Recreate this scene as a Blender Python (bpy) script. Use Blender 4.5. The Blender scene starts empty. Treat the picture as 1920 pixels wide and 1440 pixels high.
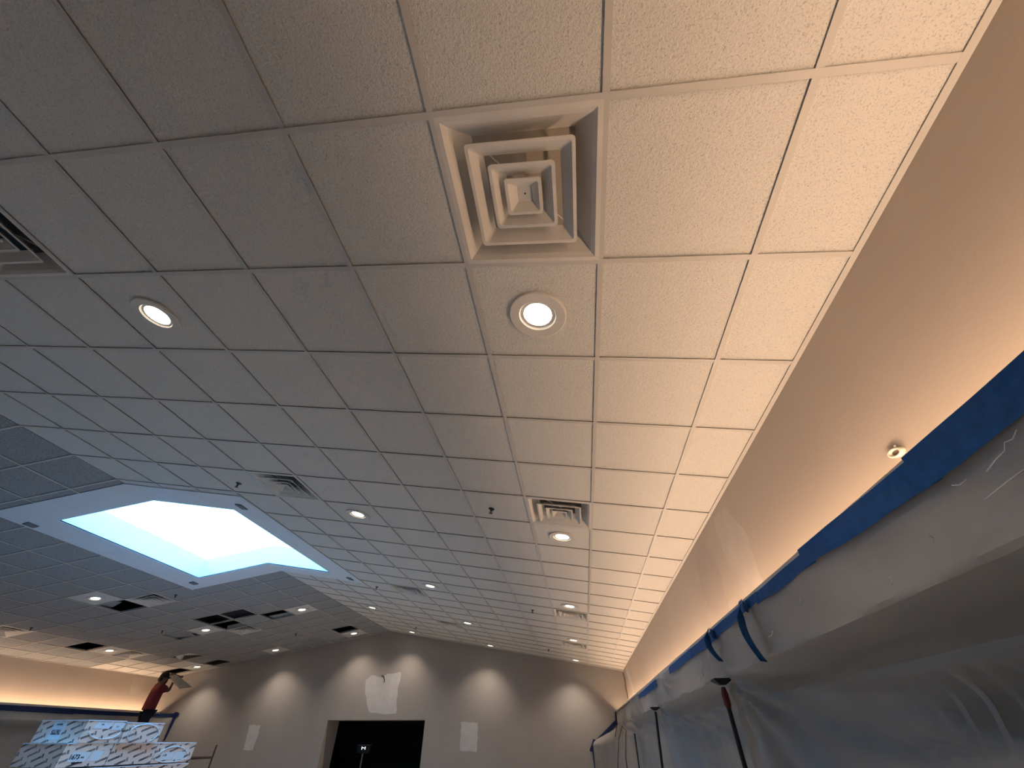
import bpy, bmesh, math, random
from mathutils import Matrix, Vector
random.seed(7)
S = 0.6096                       # one ceiling module (2 ft) in metres
CAMZ = 1.75                      # eye height above the floor
RZ = CAMZ + 4.179 * S            # ridge height
TH = math.radians(9.1614)        # slope of both halves of the ceiling
CT, ST = math.cos(TH), math.sin(TH)
scene = bpy.context.scene
COL = scene.collection

# ------------------------------------------------------------------ camera
cam = bpy.data.cameras.new('camera'); camo = bpy.data.objects.new('camera', cam); COL.objects.link(camo)
cam.sensor_fit = 'HORIZONTAL'; cam.sensor_width = 36.0; cam.lens = 755.645 * 36 / 1920
cam.clip_start = 0.05; cam.clip_end = 200
yaw, pit, rol = math.radians(-7.7363), math.radians(41.3427), math.radians(0.085)
F = Vector((math.sin(yaw) * math.cos(pit), math.cos(yaw) * math.cos(pit), math.sin(pit)))
Rt = Vector((math.cos(yaw), -math.sin(yaw), 0)); Up = Rt.cross(F)
R2 = Rt * math.cos(rol) + Up * math.sin(rol); U2 = -Rt * math.sin(rol) + Up * math.cos(rol)
camo.matrix_world = Matrix(((R2.x, U2.x, -F.x, 9.5068 * S), (R2.y, U2.y, -F.y, -0.6627 * S), (R2.z, U2.z, -F.z, CAMZ), (0, 0, 0, 1)))
scene.camera = camo

# ------------------------------------------------------------------ sky, light levels, exposure
SKY_STRENGTH = 11.0
COVE_W = 4.1           # watts per metre-long module of cove strip
DOWN_W = 80.0
world = bpy.data.worlds.new('overcast_sky'); scene.world = world; world.use_nodes = True
bg = world.node_tree.nodes['Background']
bg.inputs[0].default_value = (0.18, 0.52, 1.0, 1); bg.inputs[1].default_value = SKY_STRENGTH
vs = scene.view_settings
vs.view_transform = 'Standard'; vs.look = 'None'; vs.exposure = 0.28; vs.gamma = 1.0; vs.use_curve_mapping = False
scene.cycles.max_bounces = 8; scene.cycles.diffuse_bounces = 4; scene.cycles.glossy_bounces = 2
scene.cycles.caustics_reflective = False; scene.cycles.caustics_refractive = False
scene.cycles.use_adaptive_sampling = True; scene.cycles.adaptive_threshold = 0.1; scene.cycles.adaptive_min_samples = 16
scene.cycles.sample_clamp_indirect = 6.0
# sky portal across the skylight shaft (helps the renderer find the sky)
pl = bpy.data.lights.new('sky_portal', 'AREA'); pl.shape = 'RECTANGLE'; pl.size = 4.9 * S; pl.size_y = 5.0 * S
pl.cycles.is_portal = True
plo = bpy.data.objects.new('sky_portal', pl); COL.objects.link(plo)
plo.location = (0, 9.3 * S, RZ + 0.62 * S)

# ------------------------------------------------------------------ helpers
def lin(c):
    return tuple((x / 12.92 if x <= 0.04045 else ((x + 0.055) / 1.055) ** 2.4) for x in c)

MATS = {}
def mat(name, col, rough=0.7, metal=0.0, vary=0.0, vscale=8.0, bump=0.0, bscale=60.0, emit=None, estr=0.0, spec=0.4, coat=0.0, trans=0.0):
    if name in MATS: return MATS[name]
    m = bpy.data.materials.new(name); m.use_nodes = True; nt = m.node_tree; b = nt.nodes['Principled BSDF']
    b.inputs['Base Color'].default_value = (*col, 1); b.inputs['Roughness'].default_value = rough
    b.inputs['Metallic'].default_value = metal; b.inputs['Specular IOR Level'].default_value = spec
    b.inputs['Coat Weight'].default_value = coat
    if emit: b.inputs['Emission Color'].default_value = (*emit, 1); b.inputs['Emission Strength'].default_value = estr
    geo = nt.nodes.new('ShaderNodeNewGeometry')
    if vary:
        n = nt.nodes.new('ShaderNodeTexNoise'); n.inputs['Scale'].default_value = vscale; n.inputs['Detail'].default_value = 5
        nt.links.new(geo.outputs['Position'], n.inputs['Vector'])
        r = nt.nodes.new('ShaderNodeValToRGB'); r.color_ramp.elements[0].position = 0.3; r.color_ramp.elements[1].position = 0.7
        r.color_ramp.elements[0].color = (*[max(0, c * (1 - vary)) for c in col], 1)
        r.color_ramp.elements[1].color = (*[min(1, c * (1 + vary)) for c in col], 1)
        nt.links.new(n.outputs[0], r.inputs[0]); nt.links.new(r.outputs[0], b.inputs['Base Color'])
    if bump:
        n2 = nt.nodes.new('ShaderNodeTexNoise'); n2.inputs['Scale'].default_value = bscale; n2.inputs['Detail'].default_value = 4
        nt.links.new(geo.outputs['Position'], n2.inputs['Vector'])
        bp = nt.nodes.new('ShaderNodeBump'); bp.inputs['Strength'].default_value = 1.0; bp.inputs['Distance'].default_value = bump
        nt.links.new(n2.outputs[0], bp.inputs['Height']); nt.links.new(bp.outputs[0], b.inputs['Normal'])
    MATS[name] = m
    return m

def tile_mat(name, col, dark, speck, scale, bump):
    m = bpy.data.materials.new(name); m.use_nodes = True; nt = m.node_tree; b = nt.nodes['Principled BSDF']
    b.inputs['Roughness'].default_value = 0.95; b.inputs['Specular IOR Level'].default_value = 0.15
    geo = nt.nodes.new('ShaderNodeNewGeometry')
    n = nt.nodes.new('ShaderNodeTexNoise'); n.inputs['Scale'].default_value = scale; n.inputs['Detail'].default_value = 3; n.inputs['Roughness'].default_value = 0.6
    nt.links.new(geo.outputs['Position'], n.inputs['Vector'])
    n2 = nt.nodes.new('ShaderNodeTexNoise'); n2.inputs['Scale'].default_value = scale * 0.42; n2.inputs['Detail'].default_value = 2
    nt.links.new(geo.outputs['Position'], n2.inputs['Vector'])
    r = nt.nodes.new('ShaderNodeValToRGB'); e = r.color_ramp.elements
    e[0].position = 0.30; e[0].color = (*dark, 1); e[1].position = 0.30 + speck; e[1].color = (*col, 1)
    nt.links.new(n.outputs[0], r.inputs[0]); nt.links.new(r.outputs[0], b.inputs['Base Color'])
    ad = nt.nodes.new('ShaderNodeMath'); ad.operation = 'ADD'
    nt.links.new(n.outputs[0], ad.inputs[0]); nt.links.new(n2.outputs[0], ad.inputs[1])
    bp = nt.nodes.new('ShaderNodeBump'); bp.inputs['Strength'].default_value = 1.0; bp.inputs['Distance'].default_value = bump
    nt.links.new(ad.outputs[0], bp.inputs['Height']); nt.links.new(bp.outputs[0], b.inputs['Normal'])
    MATS[name] = m
    return m

class MB:
    def __init__(s): s.v = []; s.f = []
    def poly(s, pts):
        i = len(s.v); s.v += [tuple(p) for p in pts]; s.f.append(tuple(range(i, i + len(pts)))); return s
    def box(s, a, b):
        (x0, y0, z0), (x1, y1, z1) = a, b; i = len(s.v)
        s.v += [(x0, y0, z0), (x1, y0, z0), (x1, y1, z0), (x0, y1, z0), (x0, y0, z1), (x1, y0, z1), (x1, y1, z1), (x0, y1, z1)]
        s.f += [tuple(i + k for k in q) for q in ((0, 3, 2, 1), (4, 5, 6, 7), (0, 1, 5, 4), (1, 2, 6, 5), (2, 3, 7, 6), (3, 0, 4, 7))]
        return s
    def loops(s, rings, close0=False, close1=False):
        n = len(rings[0]); base = len(s.v)
        for r in rings: s.v += [tuple(p) for p in r]
        for k in range(len(rings) - 1):
            for j in range(n):
                a = base + k * n + j; b = base + k * n + (j + 1) % n
                s.f.append((a, b, b + n, a + n))
        if close0: s.f.append(tuple(base + j for j in reversed(range(n))))
        if close1: s.f.append(tuple(base + (len(rings) - 1) * n + j for j in range(n)))
        return s
    def lathe(s, prof, seg=24, c=(0, 0, 0), close0=False, close1=False):
        return s.loops([[(c[0] + r * math.cos(2 * math.pi * j / seg), c[1] + r * math.sin(2 * math.pi * j / seg), c[2] + z) for j in range(seg)] for r, z in prof], close0, close1)
    def tube(s, pts, r, seg=8):
        pts = [Vector(p) for p in pts]; rings = []
        rr = r if isinstance(r, (list, tuple)) else [r] * len(pts)
        up = Vector((0.13, 0.27, 0.95))
        for k, p in enumerate(pts):
            t = (pts[min(k + 1, len(pts) - 1)] - pts[max(k - 1, 0)]).normalized()
            a = t.cross(up)
            if a.length < 1e-3: a = t.cross(Vector((1, 0, 0)))
            a.normalize(); b = t.cross(a).normalized()
            rings.append([p + (a * math.cos(2 * math.pi * j / seg) + b * math.sin(2 * math.pi * j / seg)) * rr[k] for j in range(seg)])
        return s.loops(rings, True, True)
    def grid(s, fn, nu, nv):
        base = len(s.v)
        for i in range(nu + 1):
            for j in range(nv + 1): s.v.append(tuple(fn(i / nu, j / nv)))
        for i in range(nu):
            for j in range(nv):
                a = base + i * (nv + 1) + j; s.f.append((a, a + nv + 1, a + nv + 2, a + 1))
        return s
    def mesh(s, name, m=None, smooth=False, recalc=True):
        me = bpy.data.meshes.new(name); me.from_pydata(s.v, [], s.f)
        if recalc:
            bm = bmesh.new(); bm.from_mesh(me); bmesh.ops.recalc_face_normals(bm, faces=bm.faces); bm.to_mesh(me); bm.free()
        if m: me.materials.append(m)
        if smooth: me.shade_smooth()
        me.update()
        return me
    def obj(s, name, m=None, parent=None, smooth=False, matrix=None):
        return link(name, s.mesh(name, m, smooth), parent, matrix)

def link(name, me, parent=None, matrix=None):
    o = bpy.data.objects.new(name, me); COL.objects.link(o)
    if parent is not None: o.parent = parent
    if matrix is not None:
        o.matrix_basis = matrix
    return o
def empty(name, matrix=None):
    o = bpy.data.objects.new(name, None); COL.objects.link(o); o.empty_display_size = 0.1
    if matrix is not None: o.matrix_basis = matrix
    return o
def tag(o, label=None, cat=None, group=None, kind=None):
    if label: o['label'] = label
    if cat: o['category'] = cat
    if group: o['group'] = group
    if kind: o['kind'] = kind
    return o
def T(x, y, z): return Matrix.Translation((x, y, z))
def W(xu, vu, zu):            # module units measured from the ridge -> metres
    return (xu * S, vu * S, RZ + zu * S)
def copy_tree(o, parent=None):
    c = o.copy(); COL.objects.link(c); c.parent = parent
    for ch in o.children: copy_tree(ch, c)
    return c
ORD = ['first', 'second', 'third', 'fourth', 'fifth', 'sixth', 'seventh']

# slope frames: local x runs down the slope from the ridge, z is up through the tiles
MR = Matrix(((CT, 0, ST, 0), (0, 1, 0, 0), (-ST, 0, CT, RZ), (0, 0, 0, 1)))
ML = Matrix(((-CT, 0, -ST, 0), (0, -1, 0, 0), (-ST, 0, CT, RZ), (0, 0, 0, 1)))
def loc(side, d, v, z=0.0):
    return (d * S, v * S if side == 'R' else -v * S, z)
def M_at(side, d, v, z=0.0):
    return (MR if side == 'R' else ML) @ T(*loc(side, d, v, z))

# ------------------------------------------------------------------ materials
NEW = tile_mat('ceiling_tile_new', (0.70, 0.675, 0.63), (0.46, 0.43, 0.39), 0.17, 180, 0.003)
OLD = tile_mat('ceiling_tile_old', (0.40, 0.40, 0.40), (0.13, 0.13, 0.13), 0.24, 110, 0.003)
TEE = mat('grid_white_paint', (0.56, 0.53, 0.49), 0.45, vary=0.04, vscale=3)
METAL_W = mat('white_enamel', (0.66, 0.62, 0.57), 0.4, vary=0.06, vscale=6)
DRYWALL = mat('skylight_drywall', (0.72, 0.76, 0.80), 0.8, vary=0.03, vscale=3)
WALL = mat('taupe_wall_paint', (0.345, 0.316, 0.292), 0.75, vary=0.04, vscale=1.3, bump=0.0006, bscale=90)
WALLR = mat('tan_wall_paint', (0.47, 0.40, 0.33), 0.7, vary=0.05, vscale=0.9, bump=0.0006, bscale=70)
PATCH = mat('joint_compound', (0.52, 0.505, 0.50), 0.85, vary=0.06, vscale=7)
FLOOR = mat('brown_floor_paper', (0.52, 0.48, 0.43), 0.8, vary=0.15, vscale=2)
DECK = mat('dark_roof_deck', (0.035, 0.035, 0.045), 0.9, vary=0.3, vscale=4)
FASC = mat('fascia_wood', (0.74, 0.66, 0.57), 0.6, vary=0.1, vscale=6)
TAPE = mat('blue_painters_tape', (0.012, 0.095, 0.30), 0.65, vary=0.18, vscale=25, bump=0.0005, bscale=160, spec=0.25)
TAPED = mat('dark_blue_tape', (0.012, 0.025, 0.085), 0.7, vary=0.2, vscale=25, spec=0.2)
BLACK = mat('black_plastic', (0.012, 0.012, 0.013), 0.5)
DARK = mat('dark_room', (0.02, 0.017, 0.016), 0.9)  # near-black walls: the room's lack of light is put into their colour
DOORW = mat('dark_cherry_wood', (0.055, 0.012, 0.009), 0.5, vary=0.3, vscale=3)
SPK = mat('sprinkler_bronze', (0.05, 0.045, 0.04), 0.4, metal=0.6)
FOIL = mat('foil_duct', (0.85, 0.86, 0.9), 0.35, metal=0.45)

def plastic_mat():
    m = bpy.data.materials.new('clear_poly_sheeting'); m.use_nodes = True; nt = m.node_tree; b = nt.nodes['Principled BSDF']
    geo = nt.nodes.new('ShaderNodeNewGeometry')
    n = nt.nodes.new('ShaderNodeTexNoise'); n.inputs['Scale'].default_value = 3.0; n.inputs['Detail'].default_value = 8
    nt.links.new(geo.outputs['Position'], n.inputs['Vector'])
    r = nt.nodes.new('ShaderNodeValToRGB'); r.color_ramp.elements[0].color = (0.50, 0.47, 0.44, 1); r.color_ramp.elements[1].color = (0.66, 0.63, 0.59, 1)
    nt.links.new(n.outputs[0], r.inputs[0]); nt.links.new(r.outputs[0], b.inputs['Base Color'])
    b.inputs['Roughness'].default_value = 0.42; b.inputs['Specular IOR Level'].default_value = 0.5
    mp = nt.nodes.new('ShaderNodeMapping'); mp.inputs['Scale'].default_value = (6, 2.2, 5)
    nt.links.new(geo.outputs['Position'], mp.inputs['Vector'])
    n2 = nt.nodes.new('ShaderNodeTexNoise'); n2.inputs['Scale'].default_value = 2.0; n2.inputs['Detail'].default_value = 6; n2.inputs['Distortion'].default_value = 0.3
    nt.links.new(mp.outputs[0], n2.inputs['Vector'])
    bp = nt.nodes.new('ShaderNodeBump'); bp.inputs['Strength'].default_value = 0.5; bp.inputs['Distance'].default_value = 0.014
    nt.links.new(n2.outputs[0], bp.inputs['Height']); nt.links.new(bp.outputs[0], b.inputs['Normal'])
    tl = nt.nodes.new('ShaderNodeBsdfTranslucent'); tl.inputs[0].default_value = (0.3, 0.29, 0.28, 1)
    mx = nt.nodes.new('ShaderNodeMixShader'); mx.inputs[0].default_value = 0.15
    nt.links.new(b.outputs[0], mx.inputs[1]); nt.links.new(tl.outputs[0], mx.inputs[2])
    tr = nt.nodes.new('ShaderNodeBsdfTransparent'); tr.inputs[0].default_value = (0.9, 0.9, 0.9, 1)
    mx2 = nt.nodes.new('ShaderNodeMixShader'); mx2.inputs[0].default_value = 0.42
    nt.links.new(mx.outputs[0], mx2.inputs[1]); nt.links.new(tr.outputs[0], mx2.inputs[2])
    nt.links.new(mx2.outputs[0], nt.nodes['Material Output'].inputs[0])
    return m
POLY = plastic_mat()

def glass_mat():
    m = bpy.data.materials.new('skylight_glass'); m.use_nodes = True; nt = m.node_tree
    nt.nodes.remove(nt.nodes['Principled BSDF'])
    t = nt.nodes.new('ShaderNodeBsdfTransparent'); t.inputs[0].default_value = (0.93, 0.97, 0.98, 1)
    g = nt.nodes.new('ShaderNodeBsdfGlossy'); g.inputs['Roughness'].default_value = 0.05
    mx = nt.nodes.new('ShaderNodeMixShader'); mx.inputs[0].default_value = 0.04
    nt.links.new(t.outputs[0], mx.inputs[1]); nt.links.new(g.outputs[0], mx.inputs[2])
    nt.links.new(mx.outputs[0], nt.nodes['Material Output'].inputs[0])
    return m
GLASS = glass_mat()

# ------------------------------------------------------------------ room shell
XR, XL, VF, VB = 11.51, -11.65, 22.45, -7.0      # right wall, left wall, far wall, back wall (modules)
DR, DL = 11.66, 11.80                            # slope length to each wall
Y0, Y1 = VB * S, VF * S
tag(MB().box((XL * S - 0.3, Y0 - 0.3, -0.2), (XR * S + 0.3, Y1 + 4.2, 0)).obj('floor', FLOOR), 'brown protective floor below the frame', kind='structure')
PL = 0.30                                         # plenum height above the tiles
def gable(y0, y1, opening=None):
    zl = RZ - DL * S * ST + PL; zr = RZ - DR * S * ST + PL
    pts = [(XL * S - 0.2, 0)]
    if opening: a, b, h = opening; pts += [(a, 0), (a, h), (b, h), (b, 0)]
    pts += [(XR * S + 0.2, 0), (XR * S + 0.2, zr), (0, RZ + PL), (XL * S - 0.2, zl)]
    mb = MB(); n = len(pts)
    mb.v = [(x, y0, z) for x, z in pts] + [(x, y1, z) for x, z in pts]
    mb.f = [tuple(range(n)), tuple(reversed(range(n, 2 * n)))] + [(j, (j + 1) % n, n + (j + 1) % n, n + j) for j in range(n)]
    return mb
OPX0, OPX1, OPZ = -2.276 * S, 2.40 * S, RZ - 3.543 * S
wall_far = tag(gable(Y1, Y1 + 0.72, (OPX0, OPX1, OPZ)).obj('wall_far', WALL), 'taupe gable end wall with downlight scallops and a dark doorway', kind='structure')
tag(gable(Y0 - 0.2, Y0).obj('wall_back', WALL), kind='structure')
wall_right = tag(MB().box((XR * S, Y0, 0), (XR * S + 0.2, Y1, RZ - DR * S * ST + PL)).obj('wall_right', WALLR), 'tan upper side wall washed by cove light', kind='structure')
wall_left = tag(MB().box((XL * S - 0.2, Y0, 0), (XL * S, Y1, RZ - DL * S * ST + PL)).obj('wall_left', WALLR), 'tan side wall washed by cove light behind the worker', kind='structure')

# roof deck above the plenum, with the skylight hole
SKX, SKV0, SKV1 = 2.22, 7.02, 11.58               # skylight opening half width, near edge, far edge
def deck():
    mb = MB(); t = 0.03
    for sg, D in ((1, DR), (-1, DL)):
        def q(d, v, z): return (sg * d * S * CT, v * S, RZ - d * S * ST + PL + z)
        for d0, d1, v0, v1 in ((0, SKX + .06, VB - .3, SKV0 - .06), (0, SKX + .06, SKV1 + .06, VF + 1.2), (SKX + .06, D + .35, VB - .3, VF + 1.2)):
            mb.loops([[q(d0, v0, z), q(d1, v0, z), q(d1, v1, z), q(d0, v1, z)] for z in (0, t)], True, True)
    return mb
tag(deck().obj('roof_deck', DECK), 'dark roof deck seen through the missing ceiling tiles', kind='structure')

# ------------------------------------------------------------------ ceiling: tees and tiles
CR = tag(empty('ceiling_right', MR), 'suspended ceiling slope of new white speckled tiles', kind='structure')
CL = tag(empty('ceiling_left', ML), 'darker suspended ceiling slope of old mottled tiles', kind='structure')
RL = [0.0] + [k + 0.05 for k in range(1, 12)] + [DR]
LL = [0.0] + [float(k) for k in range(1, 12)] + [DL]
VROWS = list(range(-1, 23))
COLLAR_V0, COLLAR_V1 = 6.2, 12.35
CW = {'R': 3.05, 'L': 3.0}
TW = 0.0119
TCACHE = {}
def tile_mesh(w, h, m):
    k = (round(w, 4), round(h, 4), m.name)
    if k not in TCACHE:
        mb = MB(); e = 0.0025; a, b = w / 2, h / 2
        mb.loops([[(-x, -y, z), (x, -y, z), (x, y, z), (-x, y, z)] for x, y, z in ((a - e, b - e, 0), (a, b, e), (a, b, 0.017))], True, True)
        TCACHE[k] = mb.mesh('tile', m)
    return TCACHE[k]
VENTS = {'R': [(9.55, .5), (9.55, 5.5), (9.55, 12.5), (9.55, 17.5), (4.55, .5), (4.55, 5.5), (4.55, 12.5), (4.55, 17.5)],
         'L': [(4.5, 12.5), (4.5, 17.5), (9.5, 12.5), (9.5, 17.5)]}
LIGHTS = {'R': [(9.55, 1.5), (9.55, 6.5), (9.55, 11.5), (9.55, 16.5), (9.55, 21.5), (5.55, 1.5), (5.55, 6.5), (5.55, 11.5), (5.55, 16.5), (5.55, 21.5), (1.55, 16.5), (1.55, 21.5)],
          'L': [(1.5, 16.5), (1.5, 21.5), (5.5, 11.5), (5.5, 16.5), (5.5, 21.5), (9.5, 16.5), (9.5, 21.5)]}
MISS = {'R': [], 'L': [(4, 15), (3, 15), (4, 16), (2, 16), (6, 16), (8, 19), (8, 21), (10, 21), (5, 12), (9, 15), (1, 20)]}
def inset_cells(side, col, row, lines):
    """rectangles (d0,d1,v0,v1) left of one grid cell after the skylight collar is cut out"""
    d0, d1 = lines[col], lines[col + 1]; v0, v1 = row, min(row + 1, VF)
    if d1 <= CW[side] + 1e-6:
        if v0 >= COLLAR_V0 - 1e-6 and v1 <= COLLAR_V1 + 1e-6: return []
        if v0 < COLLAR_V0 < v1: return [(d0, d1, v0, COLLAR_V0)]
        if v0 < COLLAR_V1 < v1: return [(d0, d1, COLLAR_V1, v1)]
    return [(d0, d1, v0, v1)]
for side, P, lines in (('R', CR, RL), ('L', CL, LL)):
    skip = {(round(d - (.55 if side == 'R' else .5)), int(v)) for d, v in VENTS[side]}
    skip |= set(MISS[side])
    lit = {(round(d - (.55 if side == 'R' else .5)), int(v)) for d, v in LIGHTS[side]}
    for row in VROWS:
        for col in range(12):
            if (col, row) in skip: continue
            for d0, d1, v0, v1 in inset_cells(side, col, row, lines):
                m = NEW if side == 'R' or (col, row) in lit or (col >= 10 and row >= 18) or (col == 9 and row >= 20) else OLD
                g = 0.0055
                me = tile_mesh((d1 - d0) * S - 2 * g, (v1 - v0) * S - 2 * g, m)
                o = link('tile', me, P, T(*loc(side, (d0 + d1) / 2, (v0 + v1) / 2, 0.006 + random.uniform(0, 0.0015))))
    # tiles behind the camera: one joined piece
    mb = MB()
    for row in range(-7, -1):
        for col in range(12):
            a = loc(side, lines[col], row); b = loc(side, lines[col + 1], row + 1)
            mb.box((a[0] + .0045, min(a[1], b[1]) + .0045, .0035), (b[0] - .0045, max(a[1], b[1]) - .0045, .02))
    tag(mb.obj('tile_field', NEW if side == 'R' else OLD, P), kind='stuff')
    # tees
    def tee(d0, d1, v0, v1):
        a = loc(side, d0, v0); b = loc(side, d1, v1); along = abs(d1 - d0) > abs(v1 - v0)
        mb = MB()
        lo = (min(a[0], b[0]), min(a[1], b[1])); hi = (max(a[0], b[0]), max(a[1], b[1]))
        if along:
            mb.box((lo[0], lo[1] - TW, -.0016), (hi[0], lo[1] + TW, 0.0)); mb.box((lo[0], lo[1] - .0015, 0), (hi[0], lo[1] + .0015, .035))
        else:
            mb.box((lo[0] - TW, lo[1], -.0012), (lo[0] + TW, hi[1], 0.0004)); mb.box((lo[0] - .0015, lo[1], .0004), (lo[0] + .0015, hi[1], .03))
        mb.obj('grid_tee', TEE, P)
    D = lines[-1]
    for d in lines[1:-1]:
        if d < CW[side] - 1e-6: tee(d, d, VB, COLLAR_V0); tee(d, d, COLLAR_V1, VF)
        else: tee(d, d, VB, VF)
    for v in range(-6, 23):
        if COLLAR_V0 < v < COLLAR_V1: tee(CW[side], D, v, v)
        else: tee(0, D, v, v)
    # wall angles
    for (a, b) in ((loc(side, D - .04, VB), loc(side, D, VF)), (loc(side, 0, VF - .035), loc(side, D, VF))):
        MB().box((min(a[0], b[0]), min(a[1], b[1]), -.002), (max(a[0], b[0]), max(a[1], b[1]), .001)).obj('wall_angle', TEE, P)

# ------------------------------------------------------------------ skylight
sky = tag(empty('window_1', T(0, 9.3 * S, RZ)), 'gable-shaped skylight glowing blue-white across the ridge', kind='structure')
def skl(x, v, z): return (x * S, (v - 9.3) * S, z * S)     # local module coordinates
def gz(x): return -abs(x) * ST / CT
OX = {1: CW['R'] * CT, -1: CW['L'] * CT}
# drywall collar lying in the slope planes around the opening (two sheets, 3 mm proud, meeting on the ridge)
def collar():
    mb = MB()
    xs = [-OX[-1], -SKX, 0, SKX, OX[1]]; vs_ = [COLLAR_V0, SKV0, SKV1, COLLAR_V1]
    t0, t1 = -0.006, 0.02
    for i in range(4):
        for j in range(3):
            if i in (1, 2) and j == 1: continue
            c = [(xs[i], vs_[j]), (xs[i + 1], vs_[j]), (xs[i + 1], vs_[j + 1]), (xs[i], vs_[j + 1])]
            mb.loops([[skl(x, v, gz(x) + t) for x, v in c] for t in (t0, t1)], True, True)
    return mb
collar().obj('drywall_collar', DRYWALL, sky)
GZ = 0.55                                          # glazing lies this far above the roof slope
def shaft_wall(a, b):
    mb = MB(); n = 10; nx = 0.03
    pts = [(a[0] + (b[0] - a[0]) * k / n, a[1] + (b[1] - a[1]) * k / n) for k in range(n + 1)]
    out = Vector((a[1] - b[1], b[0] - a[0])).normalized()
    c = Vector((0, 9.3)); mid = Vector(((a[0] + b[0]) / 2, (a[1] + b[1]) / 2))
    if (mid - c).dot(out) < 0: out = -out
    lo = [skl(x, v, gz(x) - .004) for x, v in pts]; hi = [skl(x, v, gz(x) + GZ + .01) for x, v in pts]
    lo2 = [skl(x + out.x * nx, v + out.y * nx, gz(x) - .004) for x, v in pts]; hi2 = [skl(x + out.x * nx, v + out.y * nx, gz(x) + GZ + .01) for x, v in pts]
    base = 0; mb.v = lo + hi + hi2 + lo2; m = n + 1
    for r in range(4):
        for k in range(n):
            a_ = r * m + k; b_ = ((r + 1) % 4) * m + k
            mb.f.append((a_, a_ + 1, b_ + 1, b_))
    return mb
for a, b in (((-SKX, SKV0), (-SKX, SKV1)), ((SKX, SKV0), (SKX, SKV1)), ((-SKX, SKV0), (SKX, SKV0)), ((-SKX, SKV1), (SKX, SKV1))):
    shaft_wall(a, b).obj('shaft_wall', DRYWALL, sky)
for sg in (-1, 1):
    MB().loops([[skl(0, SKV0, GZ + z), skl(sg * SKX, SKV0, gz(SKX) + GZ + z), skl(sg * SKX, SKV1, gz(SKX) + GZ + z), skl(0, SKV1, GZ + z)] for z in (0.0, 0.012)], True, True).obj('glass_pane', GLASS, sky)
# small grey corner clips on the collar
CLIP = mat('grey_clip', (0.16, 0.17, 0.19), 0.6)
for x, v in ((2.62, 6.75), (-2.80, 6.95), (-2.55, 11.85), (2.72, 11.95)):
    MB().loops([[skl(x + dx, v + dv, gz(x + dx) + z) for dx, dv in ((-.07, -.12), (.07, -.12), (.07, .12), (-.07, .12))] for z in (-.007, -.03)], True, True).obj('corner_clip', CLIP, sky)

# ------------------------------------------------------------------ air diffusers
def sq(a, z, r=0.0):
    if r <= 0: return [(-a, -a, z), (a, -a, z), (a, a, z), (-a, a, z)]
    pts = []
    for cx, cy, st in ((a - r, -a + r, -90), (a - r, a - r, 0), (-a + r, a - r, 90), (-a + r, -a + r, 180)):
        for k in range(4):
            t = math.radians(st + 30 * k); pts.append((cx + r * math.cos(t), cy + r * math.sin(t), z))
    return pts
def make_diffuser():
    root = empty('air_diffuser')
    mb = MB(); mb.loops([sq(.2985, -.003), sq(.280, -.003), sq(.262, .012), sq(.198, .095), sq(.2985, .105), sq(.2985, -.003)])
    mb.obj('pan', METAL_W, root)
    mb = MB(); mb.loops([sq(.205, .094), sq(.205, .102)], True, True); mb.obj('duct_plate', BLACK, root)  # black plate: the duct's dark interior put into its colour
    for a in (.205, .128):
        mb = MB(); w = .013
        mb.loops([sq(a, -.010, .014), sq(a - w, -.010, .010), sq(a - w - .042, .030, .006), sq(a - w - .046, .032, .006), sq(a - w + .003, -.004, .010), sq(a, -.006, .014), sq(a, -.010, .014)])
        mb.obj('louver', METAL_W, root)
    mb = MB(); a = .072
    mb.loops([sq(a, -.004, .01), sq(a, -.010, .01), sq(a - .012, -.010, .008), sq(.030, .020, .002)], False, True)
    c = mb.obj('center_cone', METAL_W, root)
    MB().lathe([(.0035, .0185), (.0035, .0205)], 8, (0, 0, 0), True, True).obj('screw', BLACK, c)
    MB().tube([(-.17, -.17, .07), (.17, .17, .07)], .003, 4).obj('brace', METAL_W, root)
    return root
vent_labels = {('R', 0): 'largest square diffuser with nested louvers, beside the downlight nearest the camera',
               ('R', 1): 'second square diffuser along the right wall row, in front of a lit downlight',
               ('R', 2): 'third square diffuser along the right wall row, beyond its downlight',
               ('R', 3): 'farthest square diffuser of the row by the right wall',
               ('R', 4): 'dark square diffuser cut off by the left edge of the photo',
               ('R', 5): 'bluish square diffuser on the right slope beside the near corner of the skylight',
               ('R', 6): 'square diffuser on the right slope just past the skylight tip',
               ('R', 7): 'farthest square diffuser of the middle row on the right slope',
               ('L', 0): 'square diffuser on the dark left slope next to the opening nearest the skylight',
               ('L', 1): 'square diffuser on the left slope beside the cluster of three missing tiles',
               ('L', 2): 'soiled square diffuser at the left photo edge on the dark slope',
               ('L', 3): 'square diffuser on the left slope close to the lit left wall'}
proto = make_diffuser(); first = True
BEIGE = mat('beige_duct_plate', (0.42, 0.37, 0.31), 0.6)
for side in 'RL':
    for k, (d, v) in enumerate(VENTS[side]):
        o = proto if first else copy_tree(proto); first = False
        o.matrix_basis = M_at(side, d, v, 0.001)
        tag(o, vent_labels[(side, k)], 'vent', 'square air diffusers in the ceiling grid')
        if (side, k) == ('R', 0):
            for ch in o.children:
                if ch.name.startswith('duct_plate'): near_plate = ch
near_plate.data = near_plate.data.copy(); near_plate.data.materials[0] = BEIGE

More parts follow.
